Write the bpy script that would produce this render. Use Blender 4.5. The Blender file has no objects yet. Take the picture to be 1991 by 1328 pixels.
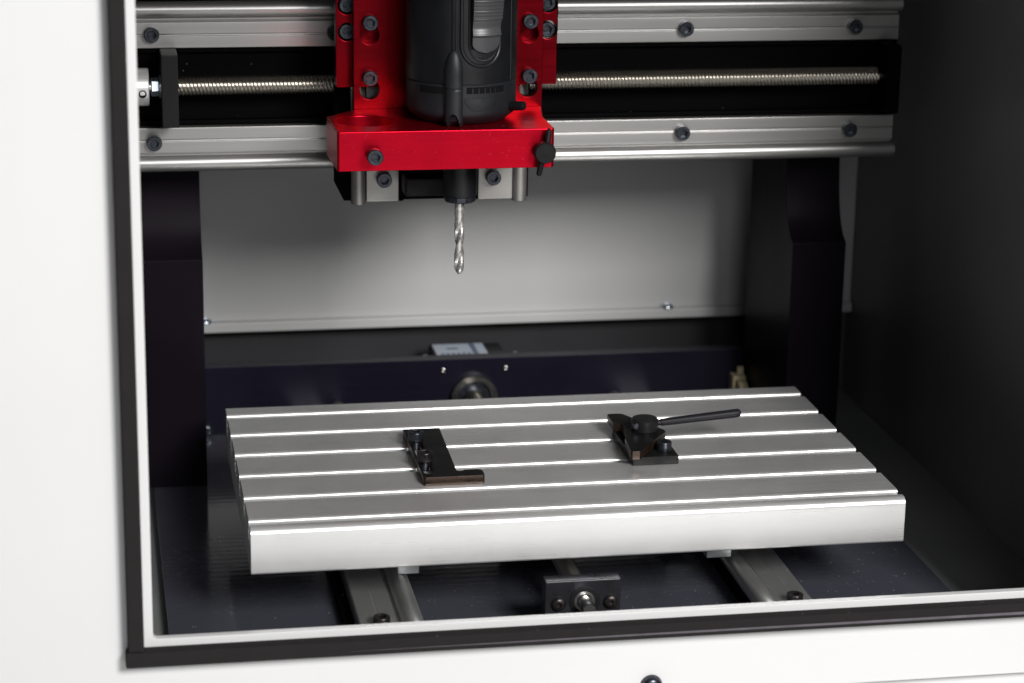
import bpy, bmesh, math, random
from mathutils import Vector, Matrix
random.seed(7)
R = math.radians
scene = bpy.context.scene
COL = scene.collection
ZF = 73.0                      # millimetres from the base plate up to the table top (z = 0 below)
def W(x, y, z):                # millimetres (table-top datum) -> metres
    return Vector((x*.001, y*.001, (z+ZF)*.001))

# ------------------------------------------------------------------ camera
cam = bpy.data.cameras.new('camera'); camo = bpy.data.objects.new('camera', cam); COL.objects.link(camo)
pitch, roll, yaw = 0.278538531, 0.0160220048, 0.18280009
f = Vector((math.sin(yaw)*math.cos(pitch), math.cos(yaw)*math.cos(pitch), -math.sin(pitch)))
r0 = Vector((math.cos(yaw), -math.sin(yaw), 0)); u0 = r0.cross(f)
rr = math.cos(roll)*r0 + math.sin(roll)*u0; uu = -math.sin(roll)*r0 + math.cos(roll)*u0
M = Matrix((rr, uu, -f)).transposed().to_4x4(); M.translation = W(-285.606, -1291.337, 483.952)
camo.matrix_world = M
cam.sensor_width = 36; cam.lens = 36*4571.18/1991
cam.clip_start = .05; cam.clip_end = 20
cam.dof.use_dof = True; cam.dof.focus_distance = 1.475; cam.dof.aperture_fstop = 7.5
scene.camera = camo

# ------------------------------------------------------------------ light
world = bpy.data.worlds.new('World'); scene.world = world; world.use_nodes = True
bg = world.node_tree.nodes['Background']; bg.inputs[0].default_value = (.9, .95, 1, 1); bg.inputs[1].default_value = .05
def area(name, loc, target, size, power, col=(1, 1, 1), sy=None):
    l = bpy.data.lights.new(name, 'AREA'); l.energy = power; l.color = col
    l.shape = 'RECTANGLE'; l.size = size; l.size_y = sy or size
    o = bpy.data.objects.new(name, l); COL.objects.link(o); o.location = W(*loc)
    o.rotation_euler = (W(*target)-W(*loc)).to_track_quat('-Z', 'Y').to_euler()
    return o
area('softbox_key', (620, -1890, 1200), (-60, 60, 40), .65, 68, (1, .985, .97), .65)
area('softbox_fill', (-60, -1750, 800), (-60, 150, 40), .5, 3.6, (.95, .97, 1), .5)
scene.view_settings.view_transform = 'Standard'; scene.view_settings.look = 'None'
scene.view_settings.exposure = 0; scene.view_settings.gamma = 1

# ------------------------------------------------------------------ materials
MATS = {}
def mat(name, col, metal=0., rough=.5, spec=.5, coat=0., bump=0., bscale=800., grain=None, gamt=.15,
        dust=0., dscale=420., dcol=(.75, .73, .7), mottle=0., mscale=40., aniso=0., wave=None):
    """grain = axis index along which brushing runs; dust = share of cells holding a bright speck"""
    m = bpy.data.materials.new(name); m.use_nodes = True; nt = m.node_tree; N = nt.nodes; L = nt.links
    b = N['Principled BSDF']
    b.inputs['Metallic'].default_value = metal; b.inputs['Roughness'].default_value = rough
    b.inputs['Specular IOR Level'].default_value = spec; b.inputs['Coat Weight'].default_value = coat
    tc = N.new('ShaderNodeTexCoord'); oc = tc.outputs['Object']
    c = N.new('ShaderNodeRGB'); c.outputs[0].default_value = (*col, 1); colour = c.outputs[0]
    roughv = None; hgt = None
    def noise(scale, detail=3, vec=oc):
        n = N.new('ShaderNodeTexNoise'); n.inputs['Scale'].default_value = scale; n.inputs['Detail'].default_value = detail
        L.new(vec, n.inputs['Vector']); return n.outputs['Fac']
    def ramp(v, a, bb, lo, hi):
        n = N.new('ShaderNodeMapRange'); n.inputs[1].default_value = a; n.inputs[2].default_value = bb
        n.inputs[3].default_value = lo; n.inputs[4].default_value = hi; L.new(v, n.inputs[0]); return n.outputs[0]
    def mul(cc, v):
        n = N.new('ShaderNodeMix'); n.data_type = 'RGBA'; n.blend_type = 'MULTIPLY'; n.inputs[0].default_value = 1
        L.new(cc, n.inputs[6]); L.new(v, n.inputs[7]); return n.outputs[2]
    if grain is not None:
        mp = N.new('ShaderNodeMapping'); s = [3200, 3200, 3200]; s[grain] = 14; mp.inputs['Scale'].default_value = s
        L.new(oc, mp.inputs['Vector']); g = noise(1, 2, mp.outputs[0])
        mp2 = N.new('ShaderNodeMapping'); s2 = [420, 420, 420]; s2[grain] = 3; mp2.inputs['Scale'].default_value = s2
        L.new(oc, mp2.inputs['Vector']); g2 = noise(1, 3, mp2.outputs[0])
        ad = N.new('ShaderNodeMath'); ad.operation = 'ADD'; L.new(g, ad.inputs[0]); L.new(g2, ad.inputs[1])
        roughv = ramp(ad.outputs[0], .6, 1.4, max(.03, rough-gamt), rough+gamt)
        colour = mul(colour, ramp(ad.outputs[0], .6, 1.4, 1-gamt*.8, 1))
        hgt = ad.outputs[0]
    if mottle:
        mo = noise(mscale, 5); colour = mul(colour, ramp(mo, .3, .7, 1-mottle, 1))
        rv = ramp(mo, .3, .7, -mottle*.25, mottle*.25)
        a = N.new('ShaderNodeMath'); a.operation = 'ADD'; L.new(rv, a.inputs[0])
        if roughv is not None: L.new(roughv, a.inputs[1])
        else: a.inputs[1].default_value = rough
        roughv = a.outputs[0]
    metalv = None
    if dust:
        vo = N.new('ShaderNodeTexVoronoi'); vo.inputs['Scale'].default_value = dscale; L.new(oc, vo.inputs['Vector'])
        big = noise(28, 2)
        sep = N.new('ShaderNodeSeparateColor'); L.new(vo.outputs['Color'], sep.inputs[0])
        thr = ramp(big, .35, .7, 0, dust*2)
        t1 = N.new('ShaderNodeMath'); t1.operation = 'LESS_THAN'; L.new(sep.outputs[0], t1.inputs[0]); L.new(thr, t1.inputs[1])
        sz = ramp(sep.outputs[1], 0, 1, .04, .2)
        t2 = N.new('ShaderNodeMath'); t2.operation = 'LESS_THAN'; L.new(vo.outputs['Distance'], t2.inputs[0]); L.new(sz, t2.inputs[1])
        t3 = N.new('ShaderNodeMath'); t3.operation = 'MULTIPLY'; L.new(t1.outputs[0], t3.inputs[0]); L.new(t2.outputs[0], t3.inputs[1])
        ge = N.new('ShaderNodeNewGeometry'); sx = N.new('ShaderNodeSeparateXYZ'); L.new(ge.outputs['Normal'], sx.inputs[0])
        up = ramp(sx.outputs[2], .2, .8, .12, 1); 
        t4 = N.new('ShaderNodeMath'); t4.operation = 'MULTIPLY'; L.new(t3.outputs[0], t4.inputs[0]); L.new(up, t4.inputs[1])
        mx = N.new('ShaderNodeMix'); mx.data_type = 'RGBA'; L.new(t4.outputs[0], mx.inputs[0]); L.new(colour, mx.inputs[6]); mx.inputs[7].default_value = (*dcol, 1)
        colour = mx.outputs[2]
        if metal:
            L.new(ramp(t4.outputs[0], 0, 1, metal, 0), b.inputs['Metallic'])
    L.new(colour, b.inputs['Base Color'])
    if roughv is not None: L.new(roughv, b.inputs['Roughness'])
    if wave:
        ax, per, amt = wave
        wv = N.new('ShaderNodeTexWave'); wv.bands_direction = 'XYZ'[ax]; wv.inputs['Scale'].default_value = .314159/(per*.001)
        wv.inputs['Distortion'].default_value = 1.2; wv.inputs['Detail'].default_value = 2; wv.inputs['Detail Scale'].default_value = .15
        L.new(oc, wv.inputs['Vector'])
        bw = N.new('ShaderNodeBump'); bw.inputs['Strength'].default_value = amt; bw.inputs['Distance'].default_value = .0002
        L.new(wv.outputs['Fac'], bw.inputs['Height']); L.new(bw.outputs[0], b.inputs['Normal'])
    elif bump or hgt is not None:
        bn = N.new('ShaderNodeBump'); bn.inputs['Strength'].default_value = bump or .012; bn.inputs['Distance'].default_value = .0003
        L.new(hgt if (hgt is not None and not bump) else noise(bscale, 3), bn.inputs['Height']); L.new(bn.outputs[0], b.inputs['Normal'])
    MATS[name] = m; return m
mat('white_paint', (.67, .67, .672), rough=.38, bump=.06, bscale=900, mottle=.035, mscale=6)
mat('back_paint', (.48, .48, .478), rough=.42, bump=.04, bscale=900, mottle=.05, mscale=7)
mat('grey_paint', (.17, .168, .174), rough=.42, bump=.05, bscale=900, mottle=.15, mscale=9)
mat('dark_paint', (.028, .027, .03), rough=.5, spec=.3, mottle=.2, mscale=10)
mat('grey_steel', (.2, .205, .21), rough=.5, mottle=.2, mscale=12, dust=.01)
mat('foam', (.017, .0155, .0155), rough=.93, spec=.25, bump=.5, bscale=1500, mottle=.35, mscale=120, dust=.03, dscale=500, dcol=(.2, .2, .2))
mat('foam_pale', (.12, .11, .125), rough=.8, bump=.4, bscale=1500, mottle=.4, mscale=90)
mat('black_anod', (.0085, .0062, .0095), metal=.05, rough=.36, spec=.035, grain=2, gamt=.04, mottle=.2, mscale=14)
mat('bar_anod', (.011, .0095, .019), metal=.1, rough=.32, spec=.13, grain=0, gamt=.04, mottle=.3, mscale=10)
mat('base_anod', (.066, .069, .088), metal=.1, rough=.12, wave=(1, 7.5, .09), dust=.1, dscale=600, mottle=.15, mscale=14)
mat('black_plate', (.0022, .002, .0024), rough=.6, spec=.02, dust=.02, mottle=.2, mscale=30)
mat('black_powder', (.008, .008, .009), rough=.5, spec=.15, bump=.35, bscale=1400, dust=.1, dscale=1100, dcol=(.3, .3, .3))
mat('alu_table', (.88, .88, .878), metal=.7, rough=.32, spec=.4, grain=0, gamt=.06, dust=.16, dscale=520, dcol=(.95, .93, .9), mottle=.1, mscale=22)
mat('alu_rail_x', (.38, .376, .366), metal=.85, rough=.36, grain=0, gamt=.04)
mat('alu_rail_y', (.6, .6, .59), metal=.85, rough=.34, grain=1, gamt=.05, dust=.2, dscale=700, mottle=.12, mscale=20)
mat('alu_rail_z', (.36, .352, .335), metal=.85, rough=.42, grain=2, gamt=.04, mottle=.1, mscale=60)
mat('alu_cast', (.62, .64, .65), metal=.9, rough=.5, bump=.3, bscale=1200, dust=.05)
mat('steel', (.6, .59, .57), metal=1, rough=.22, mottle=.2, mscale=60)
mat('carbide', (.85, .83, .8), metal=.8, rough=.24, mottle=.35, mscale=500, bump=.06, bscale=1800)
mat('screw_steel', (.52, .49, .43), metal=1, rough=.28)
mat('zinc', (.55, .6, .66), metal=1, rough=.3)
mat('red_anod', (.16, .001, .005), metal=.93, rough=.32, spec=.4, grain=0, gamt=.05, mottle=.12, mscale=30)
mat('red_block', (.58, .003, .02), metal=.9, rough=.3, spec=.4, grain=0, gamt=.04, mottle=.1, mscale=30, dust=.2, dscale=800, dcol=(.75, .5, .5))
mat('oxide', (.075, .083, .1), metal=.85, rough=.3, mottle=.35, mscale=300)
mat('oxide_brown', (.07, .06, .062), metal=.8, rough=.33, mottle=.5, mscale=300)
mat('clamp_black', (.010, .0095, .0095), rough=.42, spec=.1, dust=.1, dscale=700, dcol=(.4, .33, .26), mottle=.3, mscale=60)
mat('clamp_brown', (.045, .026, .017), metal=.6, rough=.34, grain=2, gamt=.1, mottle=.4, mscale=90)
mat('plastic', (.007, .0075, .009), rough=.36, spec=.36, bump=.2, bscale=2600, mottle=.25, mscale=45, dust=.04, dscale=1500, dcol=(.2, .2, .21))
mat('plastic_base', (.013, .014, .017), rough=.46, spec=.35, bump=.2, bscale=2600, mottle=.3, mscale=60, dust=.06, dscale=1500, dcol=(.25, .25, .26))
mat('slider_plastic', (.05, .05, .053), rough=.38, bump=.05, bscale=1500)
mat('handle', (.013, .012, .015), rough=.45, spec=.16)
mat('knob_black', (.016, .016, .0165), metal=.2, rough=.36, spec=.35, mottle=.3, mscale=200)
mat('void', (.004, .004, .004), rough=.8, spec=.1)
mat('cream', (.55, .47, .3), rough=.5)
mat('label', (.45, .5, .58), rough=.5)
mat('print', (.12, .15, .22), rough=.6)
mat('bench', (.74, .74, .74), rough=.5)
mat('motor', (.02, .02, .022), rough=.4, spec=.3)
mat('plate_grey', (.032, .033, .039), metal=.5, rough=.32, mottle=.25, mscale=80, dust=.1, dscale=1000)

# ------------------------------------------------------------------ builders
def finish(bm, name, m, root=None, wn=True, sharp=35, loc=None):
    bmesh.ops.recalc_face_normals(bm, faces=bm.faces)
    me = bpy.data.meshes.new(name); bm.to_mesh(me); bm.free()
    for mm in (m if isinstance(m, (list, tuple)) else [m]): me.materials.append(MATS[mm])
    me.shade_smooth(); me.set_sharp_from_angle(angle=R(sharp))
    o = bpy.data.objects.new(name, me); COL.objects.link(o)
    base = root_world(root) if root else Vector((0, 0, 0))
    if loc is None:                                    # vertices are in world metres: move origin to the thing's base
        me.transform(Matrix.Translation(-base)); o.location = (0, 0, 0)
    else: o.location = Vector(loc)-base
    if root: o.parent = root
    if wn:
        w = o.modifiers.new('weighted_normal', 'WEIGHTED_NORMAL'); w.keep_sharp = True
    return o
def root_world(o):
    v = Vector((0, 0, 0))
    while o is not None:
        v = v+o.location; o = o.parent
    return v
def thing(name, loc, label, cat, group=None):
    o = bpy.data.objects.new(name, None); COL.objects.link(o); o.location = W(*loc); o.empty_display_size = .02
    o['label'] = label; o['category'] = cat
    if group: o['group'] = group
    return o
def bevel_sharp(bm, off, seg=2, ang=30):
    es = [e for e in bm.edges if len(e.link_faces) == 2 and e.calc_face_angle(0) > R(ang)]
    if off: bmesh.ops.bevel(bm, geom=es, offset=off*.001, segments=seg, profile=.5, affect='EDGES', clamp_overlap=True)
def box(name, m, x0, x1, y0, y1, z0, z1, root=None, bev=.5, seg=2):
    bm = bmesh.new(); bmesh.ops.create_cube(bm, size=1)
    a, b = W(x0, y0, z0), W(x1, y1, z1)
    for v in bm.verts: v.co = Vector([(a[i]+b[i])/2+v.co[i]*(b[i]-a[i]) for i in range(3)])
    bevel_sharp(bm, bev, seg)
    return finish(bm, name, m, root)
def circ(cx, cy, r, n=32, a0=0, a1=360, end=False):
    k = n+1 if end else n
    return [(cx+r*math.cos(R(a0+(a1-a0)*i/n)), cy+r*math.sin(R(a0+(a1-a0)*i/n))) for i in range(k)]
def extr(name, m, plane, outline, lo, hi, root=None, holes=(), bev=.4, seg=2, facemat=None, sharp=35):
    """flat outline (with holes) in plane 'xy','xz' or 'yz', extruded along the remaining axis from lo to hi"""
    bm = bmesh.new()
    def P(a, b, c): return W(*{'xy': (a, b, c), 'xz': (a, c, b), 'yz': (c, a, b)}[plane])
    es = []
    for loop in [outline, *holes]:
        vs = [bm.verts.new(P(a, b, lo)) for a, b in loop]
        es += [bm.edges.new((vs[i], vs[(i+1) % len(vs)])) for i in range(len(vs))]
    bmesh.ops.triangle_fill(bm, use_beauty=True, use_dissolve=False, edges=es)
    bmesh.ops.dissolve_limit(bm, angle_limit=R(1), verts=[], edges=[e for e in bm.edges if len(e.link_faces) == 2])
    ex = bmesh.ops.extrude_face_region(bm, geom=list(bm.faces))
    d = P(0, 0, hi)-P(0, 0, lo)
    bmesh.ops.translate(bm, vec=d, verts=[g for g in ex['geom'] if isinstance(g, bmesh.types.BMVert)])
    bmesh.ops.recalc_face_normals(bm, faces=bm.faces)
    bevel_sharp(bm, bev, seg)
    if facemat:
        bm.normal_update()
        for fc in bm.faces: fc.material_index = facemat(fc.normal)
    return finish(bm, name, m, root, sharp=sharp)
def loft(name, m, rings, root=None, cap=True, closed=True, wn=False, sharp=35, loc=None):
    """rings: lists of Vectors with equal counts"""
    bm = bmesh.new(); V = [[bm.verts.new(p) for p in rg] for rg in rings]; n = len(rings[0])
    for i in range(len(V)-1):
        for j in range(n if closed else n-1):
            k = (j+1) % n
            bm.faces.new((V[i][j], V[i][k], V[i+1][k], V[i+1][j]))
    if cap:
        bm.faces.new(V[0][::-1]); bm.faces.new(V[-1])
    return finish(bm, name, m, root, wn=wn, sharp=sharp, loc=loc)
AX = {'x': (Vector((0, 1, 0)), Vector((0, 0, 1)), Vector((1, 0, 0))),
      'y': (Vector((0, 0, 1)), Vector((1, 0, 0)), Vector((0, 1, 0))),
      'z': (Vector((1, 0, 0)), Vector((0, 1, 0)), Vector((0, 0, 1)))}
def lathe(name, m, c, axis, prof, root=None, n=40, phase=0, cap=True, wn=False, sharp=35):
    """c: axis origin in mm; prof: (radius, height) pairs along the axis"""
    e1, e2, e3 = AX[axis]; o = W(*c)
    rings = [[o+.001*(e3*h+r*(e1*math.cos(2*math.pi*j/n+phase)+e2*math.sin(2*math.pi*j/n+phase))) for j in range(n)] for r, h in prof]
    return loft(name, m, rings, root, cap, wn=wn, sharp=sharp)
def rod(name, m, a, b, prof, root=None, n=20):
    """tapered rod from a to b (mm); prof: (radius mm, share of length)"""
    A, B = W(*a), W(*b); d = (B-A); L = d.length; d.normalize(); s = d.orthogonal().normalized(); t = d.cross(s)
    rings = [[A+d*L*h+.001*r*(s*math.cos(2*math.pi*j/n)+t*math.sin(2*math.pi*j/n)) for j in range(n)] for r, h in prof]
    return loft(name, m, rings, root)
def tube(name, m, pts, rad, root=None, n=10, closed=False):
    P = [Vector(p) for p in pts]; rings = []
    for i, p in enumerate(P):
        a = P[i-1] if (i or closed) else p; b = P[(i+1) % len(P)] if (i < len(P)-1 or closed) else p
        d = (b-a).normalized(); s = d.cross(Vector((0, -1, .01))).normalized(); t = d.cross(s)
        rings.append([p+.001*rad*(s*math.cos(2*math.pi*j/n)+t*math.sin(2*math.pi*j/n)) for j in range(n)])
    return loft(name, m, rings, root, cap=not closed)
def thread(name, m, c, axis, length, rad, depth, pitch, starts, root=None, n=20, per=7):
    e1, e2, e3 = AX[axis]; o = W(*c); k = int(length/pitch*per); rings = []
    for i in range(k+1):
        h = length*i/k; rg = []
        for j in range(n):
            a = 2*math.pi*j/n; ph = (h/pitch-starts*j/n) % 1
            w = abs(2*ph-1)                               # 0 crest centre .. 1
            r = rad-depth*min(1, max(0, (w-.25)/.5))
            rg.append(o+.001*(e3*h+r*(e1*math.cos(a)+e2*math.sin(a))))
        rings.append(rg)
    return loft(name, m, rings, root, sharp=60)

# socket head cap screw, head outward along local +z, seat at z = 0 (local metres)
def cap_screw_mesh(rad=5., h=6., hexr=2.9, knurl=True, button=False):
    n = 48; rings = []
    def ring(r, z, kn=False): return [(r*(1-(.028 if kn and j % 2 else 0))*math.cos(2*math.pi*j/n), r*(1-(.028 if kn and j % 2 else 0))*math.sin(2*math.pi*j/n), z) for j in range(n)]
    def hexa(r, z):
        out = []
        for j in range(n):
            a = 2*math.pi*j/n; q = (a % (math.pi/3))-math.pi/6; rr_ = r*math.cos(math.pi/6)/math.cos(q); out.append((rr_*math.cos(a), rr_*math.sin(a), z))
        return out
    if button:
        rings = [ring(rad, 0), ring(rad, .5), ring(rad*.93, h*.5), ring(rad*.78, h*.82), ring(rad*.6, h*.98), hexa(hexr+.1, h), hexa(hexr, h-.15), hexa(hexr, h*.35)]
    else:
        rings = [ring(rad*.96, 0), ring(rad, .3), ring(rad, .9), ring(rad, 1.0, knurl), ring(rad, h-1.3, knurl), ring(rad, h-1.2), ring(rad, h-.7), ring(rad*.97, h-.3), ring(rad*.9, h), hexa(hexr+.25, h), hexa(hexr, h-.3), hexa(hexr, h-3.2)]
    bm = bmesh.new(); V = [[bm.verts.new(Vector(p)*.001) for p in rg] for rg in rings]
    for i in range(len(V)-1):
        for j in range(n):
            bm.faces.new((V[i][j], V[i][(j+1) % n], V[i+1][(j+1) % n], V[i+1][j]))
    bm.faces.new(V[-1]); bm.faces.new(V[0][::-1])
    bmesh.ops.recalc_face_normals(bm, faces=bm.faces)
    me = bpy.data.meshes.new('cap_screw'); bm.to_mesh(me); bm.free(); me.shade_smooth(); me.set_sharp_from_angle(angle=R(32))
    return me
SCREW = {}
def screw(root, x, y, z, facing='-y', m='oxide', kind='cap', spin=0., name='screw', scale=1.):
    key = (kind, m)
    if key not in SCREW:
        me = cap_screw_mesh() if kind == 'cap' else cap_screw_mesh(4.6, 2.8, 1.7, button=True)
        me.materials.append(MATS[m]); SCREW[key] = me
    o = bpy.data.objects.new(name, SCREW[key]); COL.objects.link(o)
    o.location = W(x, y, z)-root_world(root); o.parent = root; o.scale = (scale,)*3
    o.rotation_mode = 'XYZ'
    rz = Matrix.Rotation(spin, 4, 'Z')
    base = {'-y': Matrix.Rotation(math.pi/2, 4, 'X'), '+z': Matrix.Identity(4)}[facing]
    o.rotation_euler = (base@rz).to_euler()
    return o

# ------------------------------------------------------------------ enclosure
YF = -60.
enc = thing('machine_enclosure', (0, 200, -110), 'white sheet metal machine housing with a large rectangular front opening', 'enclosure')
def rrect(x0, x1, z0, z1, r):
    o = []
    for cx, cz, a in ((x1-r, z0+r, -90), (x1-r, z1-r, 0), (x0+r, z1-r, 90), (x0+r, z0+r, 180)):
        o += circ(cx, cz, r, 6, a, a+90, True)
    return o
extr('front_panel', 'white_paint', 'xz', [(-350, -93.2), (350, -93.2), (350, 440), (-350, 440)], YF, YF+5, enc,
     holes=[rrect(-259, 259, -40, 395, 2.5)], bev=1.1, seg=3)
def foam_strip(name, x0, x1, z0, z1):
    o = box(name, 'foam', x0, x1, YF-9.5, YF-.15, z0, z1, enc, 1.3, 3); return o
foam_strip('gasket', -273.2, -264.2, -43.6, 404)['label'] = 'black foam gasket strip down the left of the opening'
foam_strip('gasket', 264.2, 273.2, -43.6, 404)
foam_strip('gasket', -263.9, 263.9, 400.3, 409)
foam_strip('gasket', -274.6, 274.6, -53.2, -43.9)['label'] = 'black foam gasket strip along the bottom of the opening'
extr('gasket_pale_line', 'foam_pale', 'xz', [(-150, -50), (274, -51), (274, -49.2), (20, -49.3)], YF-9.9, YF-9, enc, bev=.2)  # thin paler line on the bottom gasket's front, narrowing to the left
box('lower_panel', 'white_paint', -350, 350, YF+7, YF+9, -140, -94, enc, .4)
for x, z in ((28, -86.4),):
    b = lathe('front_bolt', 'oxide', (x, YF, z), 'y', [(6.7, -.1), (6.7, -.8), (6.5, -1.2), (6.2, -2.6), (5.4, -4), (4, -4.9), (2.2, -5.2)], enc, 36)
    lathe('bolt_socket', 'steel', (x, YF, z), 'y', [(2.2, -5), (2.1, -5.5), (1.2, -5.6)], b, 6)
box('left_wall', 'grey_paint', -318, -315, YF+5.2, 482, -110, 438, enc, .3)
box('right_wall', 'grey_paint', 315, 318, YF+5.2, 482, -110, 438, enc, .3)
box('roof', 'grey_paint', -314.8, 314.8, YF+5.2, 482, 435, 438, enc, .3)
box('floor_pan', 'grey_steel', -314.8, 314.8, YF+5.2, 482, -82, -79, enc, .3)
bp = box('back_panel', 'back_paint', -314.6, 314.6, 460, 463, -9, 434.5, enc, .5)
box('bottom_lip', 'back_paint', -314, 314, 452.5, 459.8, -8.6, -.6, bp, 1.2, 3)
for x in (-201.5, 162): screw(bp, x, 456, -.6, '+z', 'zinc', 'button', name='panel_screw', scale=1.15)
box('lower_back_panel', 'dark_paint', -314.4, 314.4, 474, 476, -78.8, 434, enc, .3)

# unseen bench under the machine, added and sized to brighten the table front
bench = box('bounce_bench', 'bench', -1000, 356, -1350, 700, -160, -142, None, 3)
bench['kind'] = 'structure'; bench['label'] = 'unseen pale grey bench top added under the machine to bounce light'

# ------------------------------------------------------------------ machine frame
t = thing('base_plate', (0, 170, -85), 'dark mirror-like base plate with fine milling lines under the table', 'base plate')
box('plate', 'base_anod', -248, 243, -48, 440, -79, -73, t, .6)
prof = [(287, -72.9), (400, -72.9), (400, 300), (311, 300), (311, 152)]+[(311-24*(1-math.cos(R(a)))*1.0, 152-60*math.sin(R(a))) for a in (12, 24, 36, 48, 60, 72, 82)]+[(287, 91)]
for sgn, lab in ((-1, 'black anodised gantry column rising at the left, lit along its front'), (1, 'black gantry column at the right, almost lost in shadow')):
    t = thing('gantry_column', (sgn*230, 343, -73), lab, 'column', 'columns carrying the gantry')
    x0, x1 = (210, 250) if sgn > 0 else (-250.5, -210.5)
    extr('post', 'black_anod', 'yz', prof, x0, x1, t, bev=.8)
    screw(t, (x0+x1)/2+ (0 if sgn > 0 else 0), 311, 225, '-y')
t = thing('rear_crossbar', (0, 406, -73), 'dark blue-black crossbar standing behind the table between the columns', 'crossbar')
box('bar', 'bar_anod', -209.8, 209.8, 400, 412, -72.9, -20, t, .7)
lathe('bearing_ring', 'steel', (-2, 400, -50.5), 'y', [(12.6, .5), (18.2, .5), (18.2, -4.6), (17.6, -5.2), (13.2, -5.2), (12.6, -4.6), (12.6, .5)], t, 56, cap=False)
lathe('bearing_race', 'oxide', (-2, 400, -50.5), 'y', [(12.4, -.1), (12.4, -1.4), (9.6, -1.6), (9.4, -.2)], t, 48)
lathe('screw_journal', 'steel', (-2, 400, -50.5), 'y', [(6.2, -.3), (6.2, -13), (5.6, -13.6)], t, 32)
for x, z in ((-25.6, -28.8), (22.4, -28.6)): screw(t, x, 400, z, '-y', 'steel', 'button', scale=.55)
screw(t, -205, 400, -69, '-y', 'oxide', 'button', scale=1.1)
t = thing('stepper_motor', (-2, 432, -78), 'square black motor with a pale printed label, behind the rear crossbar', 'motor')
box('motor_body', 'motor', -30, 26, 412.3, 450, -78, -22.5, t, 1.5, 3)
lb = box('motor_label', 'label', -27.5, 12, 413.5, 448, -22.5, -22.2, t, 0)
for i in range(6): box('print_mark', 'print', -24+i*4.1, -21.6+i*4.1, 417, 423, -22.2, -22.1, lb, 0)
box('print_mark', 'print', -18, -9, 433, 437, -22.2, -22.1, lb, 0); box('print_mark', 'print', 1, 5, 413.6, 447.9, -22.2, -22.1, lb, 0)
box('motor_flange', 'motor', -36, 32, 412.2, 416, -78, -29, t, .5)
for x in (-37, 33): screw(t, x, 418, -24.5, '-y', 'zinc', 'button', scale=.7)
t = thing('limit_switch', (212, 392, -50), 'small cream plastic switch at the foot of the right column', 'switch')
box('switch_body', 'cream', 199, 209.5, 388, 399.5, -55, -38.6, t, 1)
box('switch_shoulder', 'cream', 209.9-.2, 209.95, 388, 389, -50, -49, t, 0)
extr('switch_wing', 'cream', 'yz', [(389, -55), (372, -55), (372, -46), (380, -41), (389, -41)], 201, 208, t, bev=.8)
box('switch_button', 'cream', 203, 208, 390, 394, -38.5, -32, t, .8)
lathe('switch_screw', 'void', (203.4, 371.8, -50), 'y', [(1.6, .3), (1.6, -.5), (.8, -.6)], t, 14)

t = thing('gantry_beam', (0, 291, 155), 'flat black gantry beam behind the long lead screw', 'beam')
box('beam_plate', 'black_plate', -272, 272, 272.2, 310.8, 158, 272, t, .6)
box('beam_ledge', 'black_plate', -272, 272, 266, 272, 189.2, 192, t, .4); box('beam_ledge', 'black_plate', -272, 272, 266, 272, 237.4, 240.2, t, .4)
for top, lab in ((1, 'upper aluminium gantry rail with a round shaft along its top edge'), (-1, 'lower aluminium gantry rail with a round shaft along its bottom edge')):
    t = thing('gantry_rail', (0, 266, 214.5), lab, 'linear rail', 'rails along the gantry')
    zz = lambda d: 214.5+top*d
    o = [(272, zz(26.4)), (262, zz(26.4)), (261.6, zz(26.9)), (261.6, zz(34.2)), (262.2, zz(34.8)), (262.2, zz(35.4)), (261.6, zz(36)), (261.6, zz(43.2)), (262.4, zz(44)), (265, zz(44.4)), (265, zz(46.8)), (272, zz(46.8))]
    extr('flange', 'alu_rail_x', 'yz', o, -270.5, 270.5, t, bev=.15, seg=1)
    lathe('shaft', 'alu_rail_x', (-273, 265.6, zz(51.2)), 'x', [(5, 0), (5.6, .6), (5.6, 545.4), (5, 546)], t, 40)
    for k, x in enumerate((-242, -122, -2, 118, 238)): screw(t, x, 261.6, zz(36), '-y', spin=k*.4+top)
for sgn, lab in ((-1, 'left table rail with a round shaft, running under the table from the front'), (1, 'right table rail with a dusty round shaft, running under the table')):
    t = thing('table_rail', (sgn*119, 180, -73), lab, 'linear rail', 'rails under the table')
    xx = lambda d: sgn*d+ (1.0 if sgn > 0 else -.5)
    o = [(xx(137.5), -73), (xx(137.5), -57), (xx(136.9), -56.4), (xx(125.6), -56.4), (xx(125.1), -57.2), (xx(124.6), -56.4), (xx(115.5), -56.4), (xx(114.5), -58), (xx(112), -58.4), (xx(112), -73)]
    extr('flange', 'alu_rail_y', 'xz', o, -44, 399, t, bev=.15, seg=1)
    lathe('shaft', 'alu_rail_y', (xx(106.4), -45, -56), 'y', [(5.6, 0), (6.3, .7), (6.3, 443), (5.6, 444)], t, 40)
    box('shaft_support', 'black_plate', min(xx(103), xx(110)), max(xx(103), xx(110)), -44, 399, -72.8, -59, t, .3)
    box('gap_shade_strip', 'black_plate', min(xx(138), xx(143.5)), max(xx(138), xx(143.5)), -44, 399, -72.9, -66, t, .3)  # black strip standing in for the shadowed gap beside the rail
    for y in (-19.5, 100, 220, 340): screw(t, xx(125), y, -56.6, '+z', 'oxide_brown', spin=y)

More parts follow.
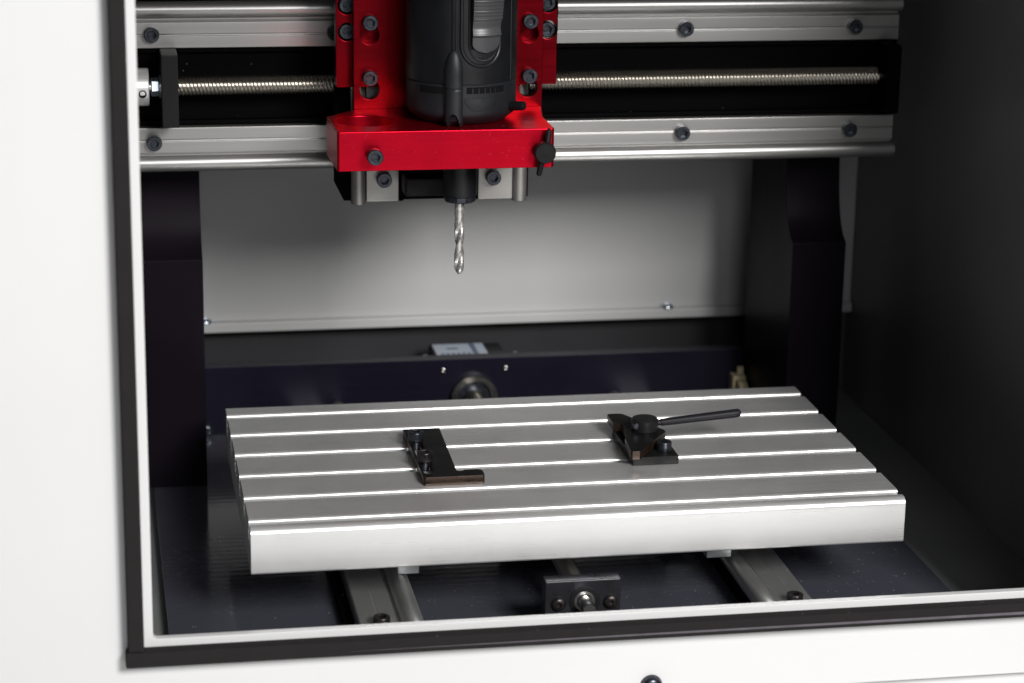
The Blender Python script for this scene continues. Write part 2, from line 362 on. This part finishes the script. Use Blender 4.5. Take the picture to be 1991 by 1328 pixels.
# ------------------------------------------------------------------ lead screws
t = thing('gantry_lead_screw', (0, 252, 190), 'long threaded lead screw running across the gantry between two black end plates', 'lead screw')
thread('threaded_rod', 'screw_steel', (-226, 252, 217.6), 'x', 479, 6.4, 1.15, 2.45, 4, t, 22, 6)
lathe('journal', 'steel', (252, 252, 217.6), 'x', [(3.6, 0), (3.6, 10)], t, 18)
box('end_plate', 'black_powder', -237.2, -226.4, 231, 271.8, 193.5, 241, t, .7)
box('end_plate', 'black_plate', 256, 266, 238, 271.8, 193, 240.5, t, 1.6)
lathe('hex_nut', 'zinc', (-243.6, 250, 217.6), 'x', [(5, 0), (6.2, .7), (6.2, 4.6), (5, 5.3)], t, 6, .3, sharp=20)
lathe('washer', 'zinc', (-238.3, 250, 217.6), 'x', [(7.6, 0), (7.6, 1)], t, 30)
lathe('journal', 'steel', (-262, 250, 217.6), 'x', [(4, 0), (4, 25)], t, 18)
cp = lathe('coupling', 'alu_table', (-272, 250, 217.6), 'x', [(11.6, 0), (12.4, .8), (12.4, 16.8), (12.2, 17), (12.2, 17.6), (12.4, 17.8), (12.4, 26.4), (11.8, 27)], t, 48)
lathe('set_screw_hole', 'void', (-249.3, 237.9, 215), 'y', [(2.6, .6), (2.6, -.35), (1.9, -.45), (1.6, .2), (.6, .3)], cp, 20)
t = thing('table_lead_screw', (-3, 180, -73), 'short visible end of the lead screw in its black plate under the table', 'lead screw')
thread('threaded_rod', 'screw_steel', (-3, -6, -49.5), 'y', 400, 6.2, 1.0, 2.4, 2, t, 18, 5)
ep = box('end_plate', 'plate_grey', -27.5, 18.8, -16, -6, -72.8, -36, t, 1, 3)
for x in (-19.2, 12.6): screw(ep, x, -16, -50.5, '-y', 'oxide_brown', 'button', spin=x)
lathe('bearing_seal', 'black_powder', (-3.4, -16, -49.5), 'y', [(9.2, .2), (9.2, -.5), (8.4, -.8), (6.4, -.8), (6.2, -.2)], ep, 36, cap=False)
lathe('bearing_race', 'steel', (-3.4, -16, -49.5), 'y', [(6.4, .1), (6.3, -.6), (4.6, -.7), (4.4, -.1)], ep, 36, cap=False)
lathe('shaft_end', 'steel', (-3.4, -5, -49.5), 'y', [(4.1, 0), (4.1, -25.4), (3.6, -26)], t, 32)

# ------------------------------------------------------------------ T-slot table
t = thing('t_slot_table', (0, 117, -42), 'flat silver aluminium table with six lengthwise slots', 'table')
X0, X1 = -200, 200
fe = [219.5-40.8*i for i in range(6)]; SL = 8.2
def arc(cy, cz, r, a0, a1, n=5): return circ(cy, cz, r, n, a0, a1, True)
def strip_profile(y0, y1, web0, web1, ra=1.3):
    # cap with rounded top edges over a narrower web
    p = [(y0, -4.6)]+arc(y0+.5, -.5, .5, 180, 90)[0:]
    p = [(y0, -4.6), (y0, -.5)]+arc(y0+.5, -.5, .5, 180, 90)[1:]
    p = [(y0, -4.6)]+arc(y0+ra, -ra, ra, 180, 90)+arc(y1-.5, -.5, .5, 90, 0)+[(y1, -4.6), (web1, -6), (web1, -14.2), (web0, -14.2), (web0, -6)]
    return p
for i in range(5):
    y1 = fe[i]-SL; y0 = fe[i+1]
    extr('table_strip', 'alu_table', 'yz', strip_profile(y0, y1, y0+4.6, y1-4.6, 2.1), X0, X1, t, bev=.22, seg=1, sharp=50)
extr('table_strip', 'alu_table', 'yz', strip_profile(fe[0], 234.7, fe[0]+4.6, 233, 2.1), X0, X1, t, bev=.22, seg=1, sharp=50)
yb = fe[5]-SL
front = [(yb, -4.6), (4.2, -6), (4.2, -28.7)]+arc(1.6, -27.1, 1.6, 270, 180)+arc(4.6, -4.6, 4.6, 180, 90, 8)+arc(yb-.5, -.5, .5, 90, 0)
extr('front_strip', 'alu_table', 'yz', front, X0, X1, t, bev=.22, seg=1, sharp=50)
box('table_slab', 'alu_table', X0+.05, X1-.05, 4.25, 234.4, -28.6, -14.25, t, .5)
box('bearing_block', 'alu_cast', -108, -94.5, 42, 100, -49.8, -28.7, t, .8); box('bearing_block', 'alu_cast', 87, 103, 42, 100, -49.6, -28.7, t, .8)
box('bearing_block', 'alu_cast', -132, -95, 150, 215, -49.8, -28.7, t, .8); box('bearing_block', 'alu_cast', 87, 132, 150, 215, -49.6, -28.7, t, .8)
box('screw_nut', 'black_powder', -22, 16, 140, 170, -66, -28.7, t, 1)

# ------------------------------------------------------------------ clamps on the table
fm = lambda n: 0 if abs(n.z) > .75 else 1
t = thing('stop_clamp', (-76, 110, 0), 'flat black L-shaped stop with two cap screws, lying left on the table', 'clamp', 'clamps on the table')
slot = circ(-84.2, 146, 3.6, 10, 0, 180, True)+circ(-84.2, 71, 3.6, 10, 180, 360, True)
ol = [(-89.3, 62), (-88.3, 61), (-52.2, 61), (-51.2, 62), (-51.2, 70.5), (-53.4, 73), (-62.5, 73)]+circ(-65, 73.6, 2.2, 6, 0, -180, True)[1:]+[(-67.2, 158), (-89.3, 158)]
ol = [(-89.3, 62), (-88.3, 61), (-52.2, 61), (-51.2, 62), (-51.2, 70.5), (-53.4, 73), (-62.6, 73), (-63.2, 71.4), (-65, 70.6), (-66.6, 71.6), (-67.2, 73.4), (-65.2, 158), (-89.3, 158)]
extr('stop_plate', ['clamp_black', 'clamp_brown'], 'xy', ol, .12, 5.6, t, holes=[slot], bev=.35, facemat=fm)
for y, mm in ((133.8, 'oxide'), (93, 'oxide_brown')):
    s = screw(t, -84.2, y, 5.65, '+z', mm, spin=.3+y)
    thread('thread', 'oxide', (-84.2, y, -6), 'z', 11.6, 3, .45, 1, 1, t, 16, 6)
t = thing('lever_clamp', (60, 112, 0), 'black lever clamp with round knob and long handle, right on the table', 'clamp', 'clamps on the table')
extr('clamp_base', ['clamp_black', 'clamp_black'], 'xy', [(47.2, 81), (77, 81), (77, 141), (47.2, 141)], .12, 5.6, t, bev=.4)
arm = [(x+1.9, y+1.2) for x, y in ((42.8, 76), (43.6, 75), (48.6, 75), (49.4, 76), (74.4, 113), (74.4, 116), (55, 152.6), (52, 154), (45.8, 154), (44.4, 152.6), (44.4, 135), (45.4, 133), (48.4, 131.6), (49.4, 129), (47, 106), (45.2, 103))]
extr('clamp_arm', ['clamp_black', 'clamp_brown'], 'xy', arm, 5.7, 11.2, t, bev=.35, facemat=fm)
kb = lathe('knob', 'knob_black', (63.3, 119, 11.25), 'z', [(8.4, 0), (8.7, .3), (8.7, 7.2), (7.9, 8.0), (7.85, 8.05), (.5, 8.1)], t, 48, sharp=20)
lathe('cross_pin', 'oxide', (56.4, 113.9, 15.6), 'y', [(2.1, 1.5), (2.1, -1.1), (1.7, -1.4)], kb, 16)
d0, d1 = (71, 117.6, 16), (127, 117, 20.8)
rod('lever_handle', 'handle', d0, d1, [(1.9, 0), (1.9, .05), (2.35, .051), (2.45, .07), (2.85, .9), (2.85, .96), (2.4, .985), (1.2, 1)], t, 24)
screw(t, 70, 93.2, 5.65, '+z', 'oxide', spin=.5)

# ------------------------------------------------------------------ carriage, z slide, bracket
def slot_hole(x, z, r=6.4): return circ(x, z, r, 24)
t = thing('gantry_carriage', (-54, 217, 142), 'wide dark red carriage plate with silver vertical rails, behind the narrower red slide', 'carriage')
extr('carriage_plate', 'red_anod', 'xz', [(-126.8, 223), (18, 223), (18, 330), (-126.8, 330)], 206, 216, t, bev=.5,
     holes=[circ(x, z, 6, 24) for x in (-119.4, 11.7) for z in (258.7, 275.8)])
for x in (-119.4, 11.7):
    for z in (258.7, 275.8): screw(t, x, 213, z, '-y', spin=x+z)
box('backing', 'black_plate', -122, 14, 229.2, 259.5, 226, 330, t, .5)
for sx, lo, hi, c in ((-1, -105.6, -84.2, -110.8), (1, -30.9, -7.9, -2.9)):
    fl = box('rail_flange', 'alu_rail_z', lo, hi, 219, 228, 144.2, 320, t, .5)
    lathe('rail_shaft', 'alu_rail_z', (c, 221, 142.5), 'z', [(4.5, 0), (4.9, .4), (4.9, 170)], t, 32)
    box('rail_edge', 'black_plate', *((hi+.1, hi+3.4) if sx < 0 else (lo-3.4, lo-.1)), 220, 228.4, 144, 320, t, .3)
    screw(fl, -94.3 if sx < 0 else -21.4, 219, 159.4, '-y', spin=sx)
extr('bearing_plate', 'black_plate', 'xz', [(-119.5, 143), (4.6, 143), (4.6, 226), (-125.4, 226), (-125.4, 155)], 228.6, 237, t, bev=.5)
t = thing('z_slide', (-54, 200, 186), 'narrow red vertical slide plate with keyhole slots, behind the router', 'slide')
hl = []
for x in (-106.2, -2.6):
    for z in (258.2, 222.8): hl.append(circ(x, z, 6.3, 14, 150, 390, True)+circ(x, z+7.6, 3.6, 10, 0, 180, True))
extr('slide_plate', 'red_anod', 'xz', [(-116.5, 186), (6.6, 186), (6.6, 330), (-116.5, 330)], 196, 205, t, bev=.5, holes=hl)
for x in (-106.2, -2.6):
    for z in (266.5, 231): screw(t, x, 196, z, '-y', spin=x*z)
box('cross_piece', 'black_powder', -84, -36, 188, 206.5, 153.6, 166, t, 1.6, 3)

t = thing('spindle_bracket', (-66, 160, 185), 'bright red machined bracket block holding the router', 'bracket')
bo = [(-135.4, 121), (-134.4, 120), (-1.2, 120), (0.2, 121.4), (.4, 161), (6.4, 195.8), (-115.5, 195.8), (-136.6, 172)]
extr('bracket_block', 'red_block', 'xy', bo, 185.6, 210.4, t, holes=[circ(-113.6, 155.5, 18.4, 56), circ(-52.3, 162, 21.5, 56)], bev=.9, seg=3)
screw(t, -113.2, 114, 196.4, '-y', spin=.2)
lathe('screw_shank', 'oxide', (-113.2, 121, 196.4), 'y', [(3, 0), (3, -8)], t, 16)
th = lathe('thumb_screw', 'black_powder', (-7.3, 120, 196.6), 'y', [(4, 0), (4, -2.4), (6, -2.8), (6.7, -3.6), (6.7, -9.4), (6.1, -10.2), (3, -10.1), (1, -10.3)], t, 36)
rod('wing', 'black_powder', (-5.6, 113.4, 202), (-4.4, 114.6, 211.2), [(2.0, 0), (1.8, .6), (1.6, .9), (.7, 1)], th, 14)
rod('wing', 'black_powder', (-9, 113.4, 191), (-10.6, 114.6, 181.6), [(2.0, 0), (1.8, .6), (1.7, .9), (.7, 1)], th, 14)

# ------------------------------------------------------------------ router spindle
CX, CY, RB = -52.3, 162., 34.9
t = thing('router', (CX, CY, 158), 'black plastic trim router with a slide switch, clamped in the red bracket', 'router')
def cyl(th, z, r): return W(CX+r*math.sin(R(th)), CY-r*math.cos(R(th)), z)
def patch(name, m, root, z0, z1, nz, nt, span, rfun, rin=33.5):
    """solid patch bent round the router: span(z) -> (theta0, theta1), rfun(u, z) -> outer radius, u in -1..1"""
    rings = []
    for i in range(nz+1):
        z = z0+(z1-z0)*i/nz; a, b = span(z); rg = []
        for j in range(nt+1):
            u = -1+2*j/nt; rg.append(cyl(a+(b-a)*j/nt, z, rfun(u, z)))
        for j in range(nt, -1, -1): rg.append(cyl(a+(b-a)*j/nt, z, rin))
        rings.append(rg)
    return loft(name, m, rings, root, sharp=45)
lathe('housing', 'plastic', (CX, CY, 237), 'z', [(34.2, 0), (RB, .3), (RB+.1, 40), (RB, 92), (30, 96)], t, 96)
lathe('base_ring', 'plastic_base', (CX, CY, 210.5), 'z', [(24.5, 0), (26.5, .2), (29, 1.6), (33.6, 5.4), (34.6, 7), (34.8, 9), (34.8, 25.6), (34.4, 26), (34.1, 26.4)], t, 96)
lathe('neck', 'plastic', (CX, CY, 160), 'z', [(10.2, 0), (10.9, .5), (11, 28), (21.3, 28.2), (21.3, 50.4)], t, 48)
nut = lathe('collet_nut', 'oxide', (CX, CY, 155.4), 'z', [(7.2, 0), (9.6, .8), (10.2, 1.6), (10.2, 4.4)], t, 12, .2, sharp=15)
def bspan(z):
    if z < 243: w = 9.4
    else: w = 9.4*math.sqrt(max(0.0004, 1-((z-243)/15.6)**2))
    return (-16.4-w, -16.4+w)
def brad(u, z):
    h = 4.4*math.sqrt(max(0, 1-u*u)); fade = 1 if z < 244 else max(0, 1-((z-244)/14.6)**2)**.5
    r = RB+h*fade-(.5 if 234.1 < z < 235 else 0)
    if z < 220:                                          # arched notch at the bottom
        q = (u/.62)**2+((z-211)/8.2)**2
        if q < 1: r -= 5.2*min(1, (1-q)*2.2)
        r -= max(0, 214-z)*1.0
    return r
patch('front_boss', 'plastic_base', t, 211, 258.5, 96, 28, bspan, brad, 28)
# slide switch: raised rim, slider
rim = [cyl(-9, z, RB+.1) for z in (325, 300, 275, 262)]+[cyl(12.2-21.2*math.cos(R(a)), 262-13.6*math.sin(R(a)), RB+.1) for a in range(12, 180, 12)]+[cyl(33.4, z, RB+.1) for z in (262, 275, 300, 325)]
tube('switch_rim', 'plastic', rim, 1.25, t, 10)
rim2 = [cyl(-1.4, z, RB+.1) for z in (325, 300, 275, 262)]+[cyl(14.6-16*math.cos(R(a)), 262-10.4*math.sin(R(a)), RB+.1) for a in range(15, 180, 15)]+[cyl(30.6, z, RB+.1) for z in (262, 275, 300, 325)]
tube('switch_rim', 'plastic', rim2, .7, t, 8)
patch('switch_well', 'void', t, 258.8, 325, 2, 10, lambda z: (-.2, 30.4), lambda u, z: RB+.25)
def sspan(z):
    w = 14.2 if z > 263 else 14.2*math.sqrt(max(.05, 1-((263-z)/6.4)**2))
    return (15.8-w, 15.8+w)
def srad(u, z):
    e = .8*u*u
    if z < 266.5: h = 2.2+.14*(z-257)
    elif z < 268: h = 3.6+(z-266.5)*1.1
    elif z < 277: h = 4.2+.55*math.cos((z-272.5)/4.5*math.pi)*-1
    else:
        h = 5.4+.12*(z-277)
        h += .55*max(0, math.sin((z-277.6)/2.1*2*math.pi)) if z < 291 else 0
    return RB+h-e
patch('switch_slider', 'slider_plastic', t, 256.8, 300, 130, 16, sspan, srad)
ring = lathe('rivet', 'plastic', (0, 0, 0), 'y', [(1.7, 0), (1.7, -.5), (1.2, -.5), (1.1, -.2)], t, 20)
ring.matrix_local = Matrix.Translation(cyl(12, 253, RB+.1)-root_world(t))@Matrix.Rotation(R(12), 4, 'Z')@Matrix.Translation(-W(0, 0, 0)+root_world(t))
tube('seam', 'void', [cyl(-18.6, z, RB+.05) for z in (325, 300, 270, 258)], .45, t, 6)
tube('seam', 'plastic', [cyl(-14.2, z, RB+.1) for z in (325, 300, 270, 258)], .5, t, 6)
tube('seam', 'plastic', [cyl(52, z, RB+.1) for z in (325, 300, 270, 238)], .5, t, 6)
patch('air_vent', 'void', t, 230.9, 235.2, 2, 14, lambda z: (-56, -27.5), lambda u, z: RB+.12)
v2 = patch('air_vent', 'void', t, 231.4, 235.4, 2, 16, lambda z: (-3.4, 40), lambda u, z: RB+.12)
for a in (3, 9.5, 16, 22, 28): patch('vent_rib', 'plastic_base', v2, 231.2, 234.6, 2, 2, lambda z: (a-.5, a+.5), lambda u, z: RB+.3)
# round brush cap and the lock button on the right flank
cap = [[cyl(12+k*28*math.cos(R(a))/1., 228.2+k*12.6*math.sin(R(a)), RB+h) for a in range(180, 361, 10)] for k, h in ((.62, -.3), (.62, .45), (.56, .6), (.3, .7), (.02, .7))]
loft('brush_cap', 'plastic_base', cap, t, cap=False, closed=False)
rod('lock_button', 'plastic', (-24.5, 141.5, 221), (-16.2, 134.5, 222.2), [(3.0, 0), (3.0, .8), (2.7, .95), (1.8, 1)], t, 10)
patch('button_guard', 'plastic_base', t, 219.5, 234, 6, 6, lambda z: (50, 66), lambda u, z: RB+.8-.5*u*u)

# ------------------------------------------------------------------ end mill
t = thing('end_mill', (-52.5, CY, 108), 'bright steel two-flute end mill hanging from the collet', 'milling bit')
rings = []; n = 40
for i in range(221):
    z = 108+50*i/220; fl = 1 if z < 142 else max(0, 1-(z-142)/5.5)
    if z < 112: rt = math.sqrt(max(.02, 1-((112-z)/4.2)**2))
    else: rt = 1
    ph = 2*math.pi*(z-108)/39+.9; rg = []
    for j in range(n):
        a = 2*math.pi*j/n; d = (a-ph) % math.pi                     # 0..pi for each of two flutes
        x = d/math.pi
        if x < .42: k = 1
        elif x < .55: k = 1-.5*math.sin((x-.42)/.13*math.pi/2)
        else: k = .5+.5*((x-.55)/.45)**1.6
        k = 1-(1-k)*fl
        r = 3.15*k*rt; rg.append(W(-52.5+r*math.cos(a), CY+r*math.sin(a), z))
    rings.append(rg)
loft('cutter', 'carbide', rings, t, sharp=30)
